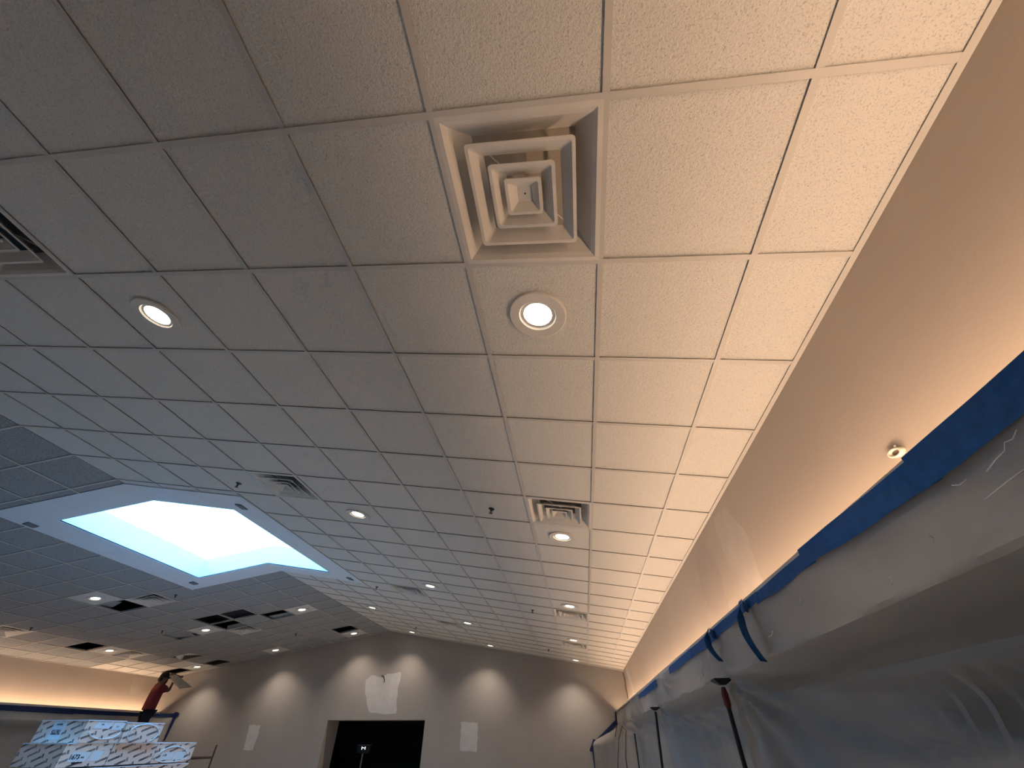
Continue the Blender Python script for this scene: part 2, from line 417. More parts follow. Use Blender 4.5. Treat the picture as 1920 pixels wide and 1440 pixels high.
# ------------------------------------------------------------------ recessed downlights
LENS = mat('lit_lens', (0.9, 0.86, 0.8), 0.5, emit=(1.0, 0.90, 0.74), estr=9.0)
def make_downlight():
    root = empty('recessed_downlight')
    MB().lathe([(.146, -.001), (.146, -.005), (.140, -.008), (.095, -.004), (.089, .006), (.088, .024), (.146, .024), (.146, -.001)], 40).obj('trim_ring', METAL_W, root, smooth=False)
    MB().lathe([(.0885, .010), (.07, .006), (.04, .003), (.0005, .002)], 40).obj('lens', LENS, root, smooth=True)
    return root
SPOT = bpy.data.lights.new('downlight_beam', 'SPOT')
SPOT.energy = DOWN_W; SPOT.color = (1.0, 0.83, 0.66); SPOT.spot_size = math.radians(112); SPOT.spot_blend = 0.8; SPOT.shadow_soft_size = 0.07
rows = {('R', 9.55): 'row along the right wall', ('R', 5.55): 'middle row on the right slope', ('R', 1.55): 'ridge row on the right slope',
        ('L', 1.5): 'ridge row on the dark left slope', ('L', 5.5): 'middle row on the dark left slope', ('L', 9.5): 'row by the lit left wall'}
protoL = make_downlight(); first = True; cnt = {}
for side in 'RL':
    for d, v in LIGHTS[side]:
        o = protoL if first else copy_tree(protoL); first = False
        o.matrix_basis = M_at(side, d, v, 0.0)
        k = cnt.get((side, d), 0); cnt[(side, d)] = k + 1
        tag(o, f'lit recessed downlight, {ORD[k]} from the camera in the {rows[(side, d)]}', 'downlight', 'round recessed downlights')
for side in 'RL':
    for d, v in LIGHTS[side]:
        lo = bpy.data.objects.new('downlight_beam', SPOT); COL.objects.link(lo)
        par = [o for o in COL.objects if o.name.startswith('recessed_downlight') and (o.matrix_basis.translation - M_at(side, d, v).translation).length < .01][0]
        lo.parent = par; lo.matrix_basis = T(0, 0, -.012)

# ------------------------------------------------------------------ sprinkler heads
def make_sprinkler():
    root = empty('sprinkler_head')
    MB().lathe([(.030, -.002), (.026, -.008), (.012, -.009)], 20, (0, 0, 0), True, True).obj('escutcheon', SPK, root)
    mb = MB(); mb.lathe([(.008, -.008), (.008, -.022), (.004, -.026), (.003, -.046)], 10, (0, 0, 0), True, True)
    for s_ in (-1, 1): mb.tube([(s_ * .007, 0, -.018), (s_ * .014, 0, -.03), (s_ * .004, 0, -.047)], .0025, 6)
    mb.obj('frame_arms', SPK, root)
    MB().lathe([(.019, -.046), (.019, -.049)], 14, (0, 0, 0), True, True).obj('deflector', SPK, root)
    return root
spr = [('R', 8.43, 5.58, 'small bronze sprinkler head left of the second diffuser by the right wall'),
       ('R', 8.43, 12.6, 'small sprinkler head left of the third downlight by the right wall'),
       ('R', 8.45, 19.55, 'tiny sprinkler head near the far end of the right slope'),
       ('R', 3.47, 5.57, 'sprinkler head between the skylight corner and the bluish diffuser'),
       ('R', 3.4, 12.6, 'sprinkler head just past the skylight tip on the right slope'),
       ('R', 2.4, 19.63, 'sprinkler head near the ridge by the far wall'),
       ('L', 3.68, 12.5, 'sprinkler head below the far left corner of the skylight'),
       ('L', 6.54, 15.54, 'sprinkler head beside the half-closed opening on the dark slope'),
       ('L', 3.38, 19.5, 'sprinkler head on the dark slope near the far wall'),
       ('L', 8.76, 12.67, 'pale sprinkler head beside the soiled diffuser at the left edge')]
protoS = make_sprinkler()
for k, (side, d, v, lb) in enumerate(spr):
    o = protoS if k == 0 else copy_tree(protoS)
    o.matrix_basis = M_at(side, d, v, 0.004); tag(o, lb, 'sprinkler', 'ceiling sprinkler heads')

# ------------------------------------------------------------------ loose tiles and duct in the openings
tilehm = tile_mesh(.597, .597, OLD)
o = link('ceiling_tile', tilehm, None, M_at('L', 6.68, 16.38, 0.045) @ Matrix.Rotation(math.radians(16), 4, 'Z') @ Matrix.Rotation(math.radians(3), 4, 'X'))
tag(o, 'loose ceiling tile pushed askew above the opening beside a downlight', 'ceiling tile', 'loose tiles above openings')
o = link('ceiling_tile', tilehm, None, M_at('L', 6.05, 12.1, 0.05) @ Matrix.Rotation(math.radians(-28), 4, 'Z') @ Matrix.Rotation(math.radians(-3), 4, 'Y'))
tag(o, 'loose tile edge lying inside the opening nearest the skylight', 'ceiling tile', 'loose tiles above openings')
o = link('ceiling_tile', tilehm, None, M_at('L', 2.55, 17.2, 0.05) @ Matrix.Rotation(math.radians(4), 4, 'Z'))
tag(o, 'loose tile edge showing inside the opening near the ridge row', 'ceiling tile', 'loose tiles above openings')
mb = MB(); pts = []; rad = []
for k in range(60):
    t = k / 59; p = M_at('L', 8.0 + 1.05 * t, 19.55 + .25 * math.sin(t * 7), .115 + .02 * math.sin(t * 5)).translation
    pts.append(p); rad.append(.085 + .012 * math.sin(k * 2.1))
mb.tube(pts, rad, 14)
tag(mb.obj('flexible_duct', FOIL, smooth=True), 'shiny foil flexible duct visible inside a missing tile opening', 'duct')

# ------------------------------------------------------------------ coves: fascia boards, LED strips
LED = mat('warm_led_strip', (0.9, 0.8, 0.6), 0.5, emit=(1.0, 0.68, 0.36), estr=6.0)
def cove(name, xw, xf, ztop, zbot, lab, slab, sname):
    sg = 1 if xw > xf else -1
    f0, w0 = xf * S, xw * S
    root = tag(empty(name, T(f0, 0, RZ + ztop * S)), lab, kind='structure')
    h = (zbot - ztop) * S; dw = (w0 - f0)
    bxs = lambda x0, x1, z0, z1: MB().box((min(x0, x1), Y0, z0), (max(x0, x1), Y1, z1))
    bxs(0, sg * .022, h, 0).obj('fascia_board', FASC, root)
    bxs(sg * .022, dw, h, h + .02).obj('soffit_panel', FASC, root)
    bxs(sg * .022, dw, -.12, -.105).obj('light_shelf', FASC, root)
    st = tag(MB().box((-.015, Y0 + .1, 0), (.015, Y1 - .1, .012)).obj(sname, LED, None, matrix=T(f0 + sg * .14, 0, RZ + ztop * S - .105)), slab, 'LED strip')
    L = bpy.data.lights.new('cove_glow', 'AREA'); L.shape = 'RECTANGLE'; L.size = .04; L.size_y = (VF - VB) * S - .3
    L.energy = COVE_W * L.size_y; L.color = (1.0, 0.69, 0.47)
    lo = bpy.data.objects.new('cove_glow', L); COL.objects.link(lo); lo.parent = st
    lo.matrix_basis = T(0, (Y0 + Y1) / 2, .02) @ Matrix.Rotation(math.pi, 4, 'X')
    return root
cove('trim_1', XR, 11.005, -3.253, -3.70, 'cove fascia along the right wall behind plastic and tape', 'warm LED strip hidden in the right wall cove', 'cove_light_strip')
cove('trim_2', XL, -11.15, -3.215, -3.67, 'cove fascia along the left wall behind the worker', 'warm LED strip hidden in the left wall cove', 'cove_light_strip')

BACKING = mat('dark_recess_backing', (0.02, 0.018, 0.018), 0.6, vary=.2, vscale=3)  # added near-black backing so the recess behind the plastic reads dark
tag(MB().box((XR * S - .012, Y0, 0), (XR * S, Y1, RZ - 3.70 * S)).obj('backing_right', BACKING), 'added near-black backing for the shaded recess behind the plastic under the right cove', kind='structure')
tag(MB().box((XL * S, Y0, 0), (XL * S + .012, Y1, RZ - 3.67 * S)).obj('backing_left', BACKING), 'added near-black backing for the shaded recess behind the plastic under the left cove', kind='structure')
# ------------------------------------------------------------------ plastic sheeting
def sm(x): x = max(0.0, min(1.0, x)); return x * x * (3 - 2 * x)
ZFLOOR = -RZ / S + .01
POLES = [4.62, 9.6]
def sheet_right(a, b):
    v = -6 + (VF - .02 + 6) * a
    zt, zb = -3.32, -3.705
    if b < .2:
        z = zt + (zb - zt) * b / .2
        x = 10.985 - .006 * math.sin(v * 3.1 + z * 9) - .006 * math.sin(v * 7.3 - z * 14) - .008 * sm((v - 9) / 6) * math.sin(v * 11)
        return W(x - .008, v, z)
    q = ((b - .2) / .8) ** 1.6 * (zb - ZFLOOR)
    z = zb - q
    pin = max(math.exp(-((v - p) / (.25 + .45 * q)) ** 2) for p in POLES)
    rec = .42 * (1 - .9 * pin) * (1 - sm((v - 10) / 4))
    x = 10.985 + rec * (.55 * min(1, q / .16) + .45 * sm(q / .45))
    x -= 1.12 * sm((v - 16.2) / 6.2) * sm(q / .66)
    for p in POLES:
        r = math.hypot(v - p, q); ang = math.atan2(v - p, q + 1e-4)
        x += .028 * math.sin(ang * 17 + p) * sm(r / .3) * math.exp(-r / 1.3)
    x += .016 * math.sin(q * 30 + v * 2.6 + 1.3 * math.sin(v * 1.7)) * math.exp(-(q / .55) ** 2) * sm(q / .06)
    x += .035 * math.sin(v * 5.2 + .7 * math.sin(v * 2.1)) * sm((q - .1) / .6) * sm((v - 4) / 4) + .018 * math.sin(v * 13 + 2 * q) * sm((q - .05) / .5) * sm((v - 4) / 4)
    g = math.exp(-((v - 1.85) / .62) ** 2)
    band = sm((q - .20) / .06) * (1 - sm((q - .42 + .10 * ((v - 1.85) / .6) ** 2) / .14))
    x += g * band * (.02 + .032 * math.sin((v - 1.85) * 34 + 6 * q * (v - 1.85)))
    x -= g * .035 * sm((q - .36) / .16) * (1 - sm((q - .62) / .25))
    x += .012 * math.sin(v * 4 + q * 6) * sm(q / .5)
    return W(min(x, 11.45), v, z)
mb = MB().grid(sheet_right, 800, 100)
ps = mb.obj('plastic_sheet', POLY, smooth=True); ps.data.set_sharp_from_angle(angle=math.radians(34))
tag(ps, 'clear plastic sheeting draped from the fascia along the right wall', 'plastic sheet')
GLINT = mat('white_crease_glint', (0.75, 0.73, 0.70), 0.3, coat=.4)  # thin white tubes: highlights on the film's folds, put in as colour
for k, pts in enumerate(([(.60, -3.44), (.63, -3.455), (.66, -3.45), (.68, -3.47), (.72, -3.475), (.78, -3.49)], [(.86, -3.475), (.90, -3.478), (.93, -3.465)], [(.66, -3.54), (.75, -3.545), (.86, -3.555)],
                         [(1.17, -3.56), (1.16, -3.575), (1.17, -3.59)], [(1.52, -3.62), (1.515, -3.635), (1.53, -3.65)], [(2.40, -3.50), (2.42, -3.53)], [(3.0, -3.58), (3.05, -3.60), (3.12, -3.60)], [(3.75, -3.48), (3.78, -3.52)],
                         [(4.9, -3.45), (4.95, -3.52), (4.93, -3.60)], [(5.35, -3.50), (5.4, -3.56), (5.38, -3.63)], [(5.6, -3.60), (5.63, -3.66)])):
    MB().tube([W(10.955, v, z) for v, z in pts], .0013 if k < 5 else .0022, 5).obj('crease_glint', GLINT, ps, smooth=True)
def sheet_left(a, b):
    v = 6 + (VF - .03 - 6) * a
    zt, zb = -3.30, -3.675
    z = zt + (zb - zt) * b / .25 if b < .25 else zb - ((b - .25) / .75) ** 1.5 * (zb - ZFLOOR)
    q = max(0, zb - z)
    x = -11.13 + .008 * math.sin(v * 4 + z * 7)
    x -= .33 * sm(q / .4) * (1 - sm((v - 18) / 3))
    x += .03 * math.sin(v * 6) * sm(q / .5)
    x += .83 * sm((v - 20.6) / 1.8)
    return W(max(x, -11.62), v, z)
tag(MB().grid(sheet_left, 220, 40).obj('plastic_sheet', POLY, smooth=True), 'shadowed plastic sheeting hanging along the left wall behind the cartons', 'plastic sheet')

# ------------------------------------------------------------------ painter's tape
def strip_fascia(v0, v1, zt0, zt1, zb0, zb1, x=10.962, m=TAPE, n=None, lab='', sag=.006):
    n = n or max(4, int((v1 - v0) * 5))
    def fr(a, b):
        v = v0 + (v1 - v0) * a
        t = zt0 + (zt1 - zt0) * a; bt = zb0 + (zb1 - zb0) * a + sag * math.sin(a * 9) + sag * .6 * math.sin(a * 31)
        return W(x - .003 * math.sin(v * 8 + b * 3), v, t + (bt - t) * b)
    mb = MB().grid(fr, n, 3)
    o = mb.obj('tape_strip', m); mod = o.modifiers.new('thick', 'SOLIDIFY'); mod.thickness = .0012; mod.offset = 0
    return tag(o, lab, 'tape', 'blue painter tape strips')
strip_fascia(-4, 1.045, -3.282, -3.279, -3.43, -3.425, x=10.953, lab='wide blue painter tape run on the fascia at the right photo edge')
strip_fascia(.95, 2.19, -3.297, -3.272, -3.425, -3.385, x=10.958, lab='blue tape run on the fascia between the wall ring and the step in the tape')
strip_fascia(2.05, 3.12, -3.300, -3.303, -3.39, -3.380, x=10.962, lab='blue tape run just before the longer hanging tape tail')
strip_fascia(3.06, 4.52, -3.300, -3.303, -3.362, -3.395, x=10.958, lab='blue tape run between the two hanging tape tails')
strip_fascia(4.42, 5.80, -3.302, -3.310, -3.40, -3.405, x=10.962, lab='blue tape run beyond the shorter hanging tape tail')
strip_fascia(5.70, 7.55, -3.306, -3.312, -3.405, -3.402, x=10.957, lab='blue tape run ending before the gap above the far pole')
strip_fascia(9.18, 12.55, -3.318, -3.340, -3.44, -3.43, x=10.962, lab='short blue tape run beside the tall dark pole near the far corner')
strip_fascia(12.7, 22.3, -3.315, -3.30, -3.345, -3.36, x=10.965, m=mat('torn_brown_tape', (0.16, 0.10, 0.07), .8, vary=.4, vscale=20), sag=.02, lab='torn brownish tape edge on the fascia by the far right corner')
def tail(v, z0, z1, w, curl, lab):
    def fr(a, b):
        z = z0 + (z1 - z0) * a
        tw = .95 * sm(a * 3); wb = w * (b - .5) * (1 - .2 * a)
        return W(10.915 - .05 * math.sin(a * math.pi * .9) + curl * a * a + wb * math.sin(tw), v + wb * math.cos(tw) + .02 * math.sin(a * 4), z)
    o = MB().grid(fr, 14, 3).obj('tape_tail', TAPE, smooth=True); mod = o.modifiers.new('thick', 'SOLIDIFY'); mod.thickness = .0012
    k = MB().box((-.005, -.02, -.022), (.005, .02, .02)).obj('tape_fold', TAPE, o)
    k.matrix_basis = T(10.94 * S, v * S, RZ + (z0 - .045) * S) @ Matrix.Rotation(.5, 4, 'X')
    tag(o, lab, 'tape', 'hanging tape tails')
tail(3.33, -3.30, -3.73, .10, .035, 'longer blue tape tail dangling over the plastic')
tail(4.5, -3.30, -3.59, .10, .05, 'shorter blue tape tail dangling over the plastic')
YW = VF - .03
def wall_tape(pts, w, lab, m=TAPED, y=YW):
    mb = MB()
    for k in range(len(pts) - 1):
        a, b = Vector(pts[k]), Vector(pts[k + 1]); d = (b - a).normalized(); n_ = Vector((-d.y, d.x)) * w / 2
        c = [a + n_, b + n_, b - n_, a - n_]
        mb.loops([[W(p.x, y - e, p.y) for p in c] for e in (0, .006)], True, True)
    return tag(mb.obj('tape_strip', m), lab, 'tape', 'dark tape strips on the far wall')
wall_tape([(10.95, -3.30), (10.93, -3.72)], .07, 'short vertical dark tape at the fascia end by the far right corner')
wall_tape([(10.99, -3.60), (9.83, -4.42)], .15, 'diagonal dark blue tape on the far wall at the right corner', y=YW - .01)
wall_tape([(9.93, -4.20), (9.72, -4.58)], .10, 'small crosswise dark tape end at the foot of the diagonal strip', y=YW - .02)
wall_tape([(9.83, -4.40), (9.86, -6.9)], .075, 'vertical dark tape running down the far wall from the diagonal strip')
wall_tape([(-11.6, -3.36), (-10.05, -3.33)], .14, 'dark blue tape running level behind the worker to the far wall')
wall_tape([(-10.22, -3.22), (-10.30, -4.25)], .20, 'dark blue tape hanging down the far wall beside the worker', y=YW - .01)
def strip_left(v0, v1, z0, z1, zb0, zb1, m, lab):
    def fr(a, b):
        v = v0 + (v1 - v0) * a; t = z0 + (z1 - z0) * a; bt = zb0 + (zb1 - zb0) * a
        return W(-11.085 + .005 * math.sin(v * 5) + .83 * sm((v - 20.6) / 1.8) * .98, v, t + (bt - t) * b)
    o = MB().grid(fr, 40, 2).obj('tape_strip', m); mod = o.modifiers.new('thick', 'SOLIDIFY'); mod.thickness = .0012
    tag(o, lab, 'tape', 'tape strips on the left fascia')
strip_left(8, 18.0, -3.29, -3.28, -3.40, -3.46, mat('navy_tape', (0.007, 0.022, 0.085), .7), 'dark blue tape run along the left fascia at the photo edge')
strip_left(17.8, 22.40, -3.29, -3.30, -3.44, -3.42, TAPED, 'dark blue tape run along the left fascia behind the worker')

# ------------------------------------------------------------------ poles that hold the plastic up
GRIP = mat('dark_red_grip', (0.09, 0.012, 0.012), 0.5)
def pole(v, ztop, x, lean, lab, r=.013, head=True, grip=True):
    root = empty('support_pole', T(x * S, v * S, 0)); zt = RZ + ztop * S
    MB().tube([(lean * S, lean * .4 * S, 0.0), (0, 0, zt - .045)], r, 10).obj('shaft', BLACK, root)
    if head:
        MB().loops([sq(.05, zt - .004), sq(.052, zt - .012), sq(.018, zt - .035)], True, True).obj('head_plate', BLACK, root)
    if grip: MB().lathe([(r + .001, zt - .145), (r + .007, zt - .13), (r + .007, zt - .075), (r + .001, zt - .05)], 12, (lean * .03 * S, 0, 0)).obj('grip', GRIP, root)
    tag(root, lab, 'pole', 'poles propping the plastic')
pole(4.62, -3.715, 10.93, 0.0, 'black extension pole with dark red collar pressing plastic to the fascia')
pole(9.55, -3.715, 10.90, -.25, 'thin dark pole propping the plastic near the middle of the right wall', r=.014, grip=False)
pole(13.95, -4.0, 10.85, -.05, 'dark pole standing inside the far plastic folds', r=.011, head=False, grip=False)
THIN = mat('dark_brown_cord', (0.04, 0.018, 0.014), 0.6)
def cordz(pts, r, lab):
    tag(MB().tube([W(*p) for p in pts], r, 6).obj('hanging_cord', THIN, smooth=True), lab, 'cord', 'cords over the far plastic')
cordz([(10.80, 17.3, -3.85), (10.6, 17.0, -4.2), (10.45, 16.6, -4.8), (10.35, 16.4, -5.6), (10.3, 16.4, -7.0)], .007, 'dark cord hanging over the plastic nearest the far corner')
cordz([(10.80, 17.2, -3.88), (10.75, 15.3, -4.0), (10.7, 15.0, -4.08), (10.62, 15.2, -4.6), (10.6, 15.4, -7.0)], .007, 'bent dark cord hanging over the plastic beside the dark pole')
cordz([(10.72, 18.7, -3.80), (10.6, 18.75, -4.12)], .008, 'short dark cord end on the plastic near the far corner')

# ------------------------------------------------------------------ marks on the walls
def blob(pts, jitter, n=6):
    out = []
    for k in range(len(pts)):
        a, b = Vector(pts[k]), Vector(pts[(k + 1) % len(pts)])
        for j in range(n):
            p = a.lerp(b, j / n); out.append(p + Vector((random.uniform(-1, 1), random.uniform(-1, 1))) * jitter)
    return out
def patch_far(pts, name='joint_compound_patch', m=PATCH, jit=.035):
    c = blob(pts, jit)
    return MB().loops([[W(p.x, VF - e, p.y) for p in c] for e in (-.002, .0009)], False, True).obj(name, m, wall_far)
patch_far([(-.80, -2.02), (-.45, -1.85), (.05, -1.95), (.3, -1.80), (.93, -1.74), (.90, -2.5), (1.0, -3.33), (-.28, -3.30), (-.70, -2.6)])
patch_far([(-6.15, -3.70), (-5.57, -3.73), (-5.58, -4.60), (-6.04, -4.58)], jit=.02)
patch_far([(4.09, -3.62), (4.85, -3.66), (4.87, -4.62), (4.10, -4.57)], jit=.02)
HOLE = mat('dark_wire', (0.01, 0.008, 0.008), .6)
wire = MB().tube([W(-.02, VF, -1.90), W(.02, VF - .08, -1.88), W(.12, VF - .12, -1.92), W(.18, VF - .1, -2.06), W(.18, VF - .08, -2.16)], .012, 8).obj('wire_stub', HOLE)
tag(wire, 'bent dark wire stub sticking out above the white wall patch', 'wire')
PATCHR = mat('tan_skim_patch', (0.515, 0.45, 0.385), 0.8, vary=.06, vscale=4)
def patch_side(x, pts, par, m, jit=.03):
    c = blob(pts, jit); sg = -1 if x > 0 else 1
    MB().loops([[W(x + sg * e, p.x, p.y) for p in c] for e in (-.002, .0009)], False, True).obj('skim_patch', m, par)
patch_side(XR, [(5.05, -1.95), (4.45, -2.0), (4.15, -2.5), (4.2, -3.0), (4.75, -3.0), (5.0, -2.5)], wall_right, PATCHR)
patch_side(XR, [(6.3, -2.0), (5.7, -1.95), (5.4, -2.5), (5.55, -3.0), (6.1, -3.0), (6.5, -2.5)], wall_right, mat('tan_skim_patch_dull', (0.445, 0.375, 0.31), .8))
patch_side(XR, [(21.0, -1.92), (19.9, -1.92), (18.9, -2.6), (18.4, -3.1), (19.0, -3.1), (19.8, -2.5)], wall_right, PATCH)
patch_side(XL, [(20.5, -2.03), (21.25, -1.95), (21.3, -2.55), (20.7, -2.60)], wall_left, PATCHR)
crack = MB().tube([W(XR - .01, 22.0, -1.95), W(XR - .01, 21.6, -2.3), W(XR - .01, 21.75, -2.5), W(XR - .01, 21.5, -2.9)], .012, 5).obj('corner_crack', mat('crack_shadow', (0.10, 0.075, 0.06), .9), wall_right)
# oval ring fitting on the right wall
ring = empty('wall_ring', T(XR * S, 1.70 * S, RZ - 2.895 * S) @ Matrix.Rotation(math.radians(-90), 4, 'Y') @ Matrix.Rotation(math.radians(-14), 4, 'Z') @ Matrix.Diagonal((.48, 1.1, 1, 1)))
CREAM = mat('cream_plastic', (0.75, 0.70, 0.60), .45)
MB().lathe([(.036, .001), (.036, .010), (.031, .015), (.022, .014), (.019, .006)], 28).obj('ring_body', CREAM, ring, smooth=True)
MB().lathe([(.0195, .005), (.0195, .006)], 24, (0, 0, 0), True, True).obj('ring_center', mat('ring_hole', (.30, .22, .15), .8), ring)
MB().tube([(.034, -.004, .006), (.050, -.01, .008)], .004, 6).obj('tab', CREAM, ring)
tag(ring, 'small cream oval ring fitting on the right wall just above the blue tape', 'wall fitting')

# ------------------------------------------------------------------ dark room beyond the opening
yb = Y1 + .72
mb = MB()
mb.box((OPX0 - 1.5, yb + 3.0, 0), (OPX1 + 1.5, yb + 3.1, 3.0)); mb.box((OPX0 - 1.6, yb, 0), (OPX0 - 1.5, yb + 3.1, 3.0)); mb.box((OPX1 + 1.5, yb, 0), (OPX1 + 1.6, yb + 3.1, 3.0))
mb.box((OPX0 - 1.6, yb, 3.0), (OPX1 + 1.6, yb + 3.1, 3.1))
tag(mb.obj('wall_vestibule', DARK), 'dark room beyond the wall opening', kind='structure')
d1 = tag(empty('door_1', T(0.45, yb + 2.95, 0)), 'dark cherry wood double door deep in the unlit room', kind='structure')
for k in (0, 1):
    leaf = MB().box((k * .95 + .005, -.02, 0), (k * .95 + .945, .03, 2.25)).obj('door_leaf', DOORW, d1)
    for z0, z1 in ((.15, 1.0), (1.15, 2.1)):
        MB().box((k * .95 + .14, -.035, z0), (k * .95 + .81, -.02, z1)).obj('panel', DOORW, leaf)
dev = empty('display_unit', T(-1.16 * S, 24.6 * S, 0))
DVX = 0
mb = MB().box((-.20, -.06, 1.42), (.20, .06, 1.60)); mb.obj('housing', BLACK, dev)
MB().box((-.205, -.065, 1.60), (.205, .065, 1.607)).obj('top_edge', mat('lit_edge_grey', (.35, .35, .34), .4), dev)  # grey slab: light along the top edge put into its colour
SEG = mat('white_segments', (.8, .8, .8), .5, emit=(.9, .95, 1), estr=2.5)
mb = MB()
for sx in (-.05, .05):
    for k in range(3): mb.box((sx - .009, -.064, 1.505 + k * .022), (sx + .009, -.058, 1.519 + k * .022))
mb.box((-.022, -.064, 1.533), (.022, -.058, 1.545))
mb.obj('digit_segments', SEG, dev)
mb = MB().tube([(-.02, .0, 1.42), (-.02, 0, .9), (-.03, 0, .02)], .02, 8)
mb.lathe([(.2, 0.0), (.2, .02), (.03, .03)], 16, (-.03, 0, 0), True, True)
mb.obj('stand', mat('grey_stand', (.25, .25, .22), .5), dev)
tag(dev, 'small electronic display with white lit segments on a stand in the dark doorway', 'display')

# ------------------------------------------------------------------ cartons of ceiling tiles
def carton_mat(name, base, ink):
    m = bpy.data.materials.new(name); m.use_nodes = True; nt = m.node_tree; b = nt.nodes['Principled BSDF']
    b.inputs['Roughness'].default_value = .45; b.inputs['Coat Weight'].default_value = .5; b.inputs['Coat Roughness'].default_value = .15
    L = nt.links.new
    uv = nt.nodes.new('ShaderNodeUVMap')
    mp = nt.nodes.new('ShaderNodeMapping'); mp.inputs['Rotation'].default_value = (0, 0, math.radians(-19)); L(uv.outputs[0], mp.inputs[0])
    sp = nt.nodes.new('ShaderNodeSeparateXYZ'); L(mp.outputs[0], sp.inputs[0])
    def mth(op, a, b_=None, c=None):
        n = nt.nodes.new('ShaderNodeMath'); n.operation = op
        for i, x in enumerate((a, b_, c)):
            if x is None: continue
            if hasattr(x, 'links') or hasattr(x, 'is_linked'): L(x, n.inputs[i])
            else: n.inputs[i].default_value = x
        return n.outputs[0]
    row = mth('DIVIDE', sp.outputs[1], .074); ri = mth('FLOOR', row); rf = mth('FRACT', row)
    u = mth('ADD', mth('DIVIDE', sp.outputs[0], .23), mth('MULTIPLY', ri, .37)); uf = mth('FRACT', u)
    bar = mth('MULTIPLY', mth('MULTIPLY', mth('GREATER_THAN', uf, .12), mth('LESS_THAN', uf, .72)), mth('MULTIPLY', mth('GREATER_THAN', rf, .30), mth('LESS_THAN', rf, .60)))
    lg = mth('MULTIPLY', mth('LESS_THAN', mth('ABSOLUTE', mth('SUBTRACT', uf, .80)), .05), mth('MULTIPLY', mth('GREATER_THAN', rf, .22), mth('LESS_THAN', rf, .75)))
    geo = nt.nodes.new('ShaderNodeNewGeometry'); n = nt.nodes.new('ShaderNodeTexNoise'); n.inputs['Scale'].default_value = 9; n.inputs['Detail'].default_value = 6
    L(geo.outputs['Position'], n.inputs['Vector'])
    fac = mth('MULTIPLY', mth('MAXIMUM', bar, lg), mth('ADD', mth('MULTIPLY', n.outputs[0], .9), .35))
    mx = nt.nodes.new('ShaderNodeMix'); mx.data_type = 'RGBA'
    mx.clamp_factor = True
    L(fac, mx.inputs[0]); mx.inputs[6].default_value = (*base, 1); mx.inputs[7].default_value = (*ink, 1)
    L(mx.outputs[2], b.inputs['Base Color'])
    bp = nt.nodes.new('ShaderNodeBump'); bp.inputs['Distance'].default_value = .004; L(n.outputs[0], bp.inputs['Height']); L(bp.outputs[0], b.inputs['Coat Normal'])
    return m
CARD = carton_mat('printed_carton', (0.92, 0.70, 0.58), (0.03, 0.03, 0.035))
FILM = mat('shrink_film_and_glint', (0.85, 0.88, 0.92), .3, coat=.6)
PAPER = mat('white_label_paper', (0.78, 0.80, 0.82), .6, vary=.04, vscale=30)
INK = mat('label_ink', (0.02, 0.02, 0.025), .6)
PHI = math.radians(8)
def carton_mesh(w, d, h):
    # local: x to the right along the long (camera facing) side, y away; origin at front bottom corner; u,v in metres
    me = MB().box((0, 0, 0), (w, d, h)).mesh('carton_body', CARD)
    uvl = me.uv_layers.new(name='UVMap')
    for p in me.polygons:
        nrm = p.normal
        for li in p.loop_indices:
            c = me.vertices[me.loops[li].vertex_index].co
            if abs(nrm.y) > .5: uv = (c.x, c.z)
            elif abs(nrm.x) > .5: uv = (-c.y + .03, c.z)
            else: uv = (c.x, c.y)
            uvl.data[li].uv = uv
    return me
def text_mesh(txt, size, align='CENTER'):
    cu = bpy.data.curves.new('lettering', 'FONT'); cu.body = txt; cu.size = size; cu.align_x = align; cu.extrude = .0004; cu.offset = .0015 * size / .05
    ob = bpy.data.objects.new('lettering', cu); COL.objects.link(ob)
    dg = bpy.context.evaluated_depsgraph_get(); me = bpy.data.meshes.new_from_object(ob.evaluated_get(dg))
    bpy.data.objects.remove(ob); me.materials.clear(); me.materials.append(INK)
    return me
CX, CY = 9.5068 * S, -.6627 * S
def carton(p0, w, d, h, z, lab, lips=('t',), grp='cartons of ceiling tiles'):
    # p0 = near corner where dark left face and camera-facing side meet; side runs along (sin PHI, cos PHI)
    # local x along the side (away), local y to the left
    M = Matrix(((math.sin(PHI), -math.cos(PHI), 0, p0[0]), (math.cos(PHI), math.sin(PHI), 0, p0[1]), (0, 0, 1, z), (0, 0, 0, 1)))
    root = empty('carton', M); h -= .0075
    link('carton_body', carton_mesh(w, d, h), root)
    t = .006
    MB().box((-t, -t, h - .004), (w, 0, h + t)).obj('edge_glint', FILM, root)  # white strips: skylight highlight on the wrapped top edges, put into colour
    MB().box((-t, 0, h - .004), (0, d, h + t)).obj('edge_glint', FILM, root)
    MB().box((0, 0, h + .0005), (w, d, h + t - .001)).obj('film_top', FILM, root)
    return tag(root, lab, 'carton', grp)
def side_pt(tan0, dist):   # a point seen at horizontal tangent tan0 (x/y from camera), dist modules ahead
    return (CX + tan0 * dist * S, CY + dist * S)
ZT, ZM, ZB = 1.924, 1.704, 1.486
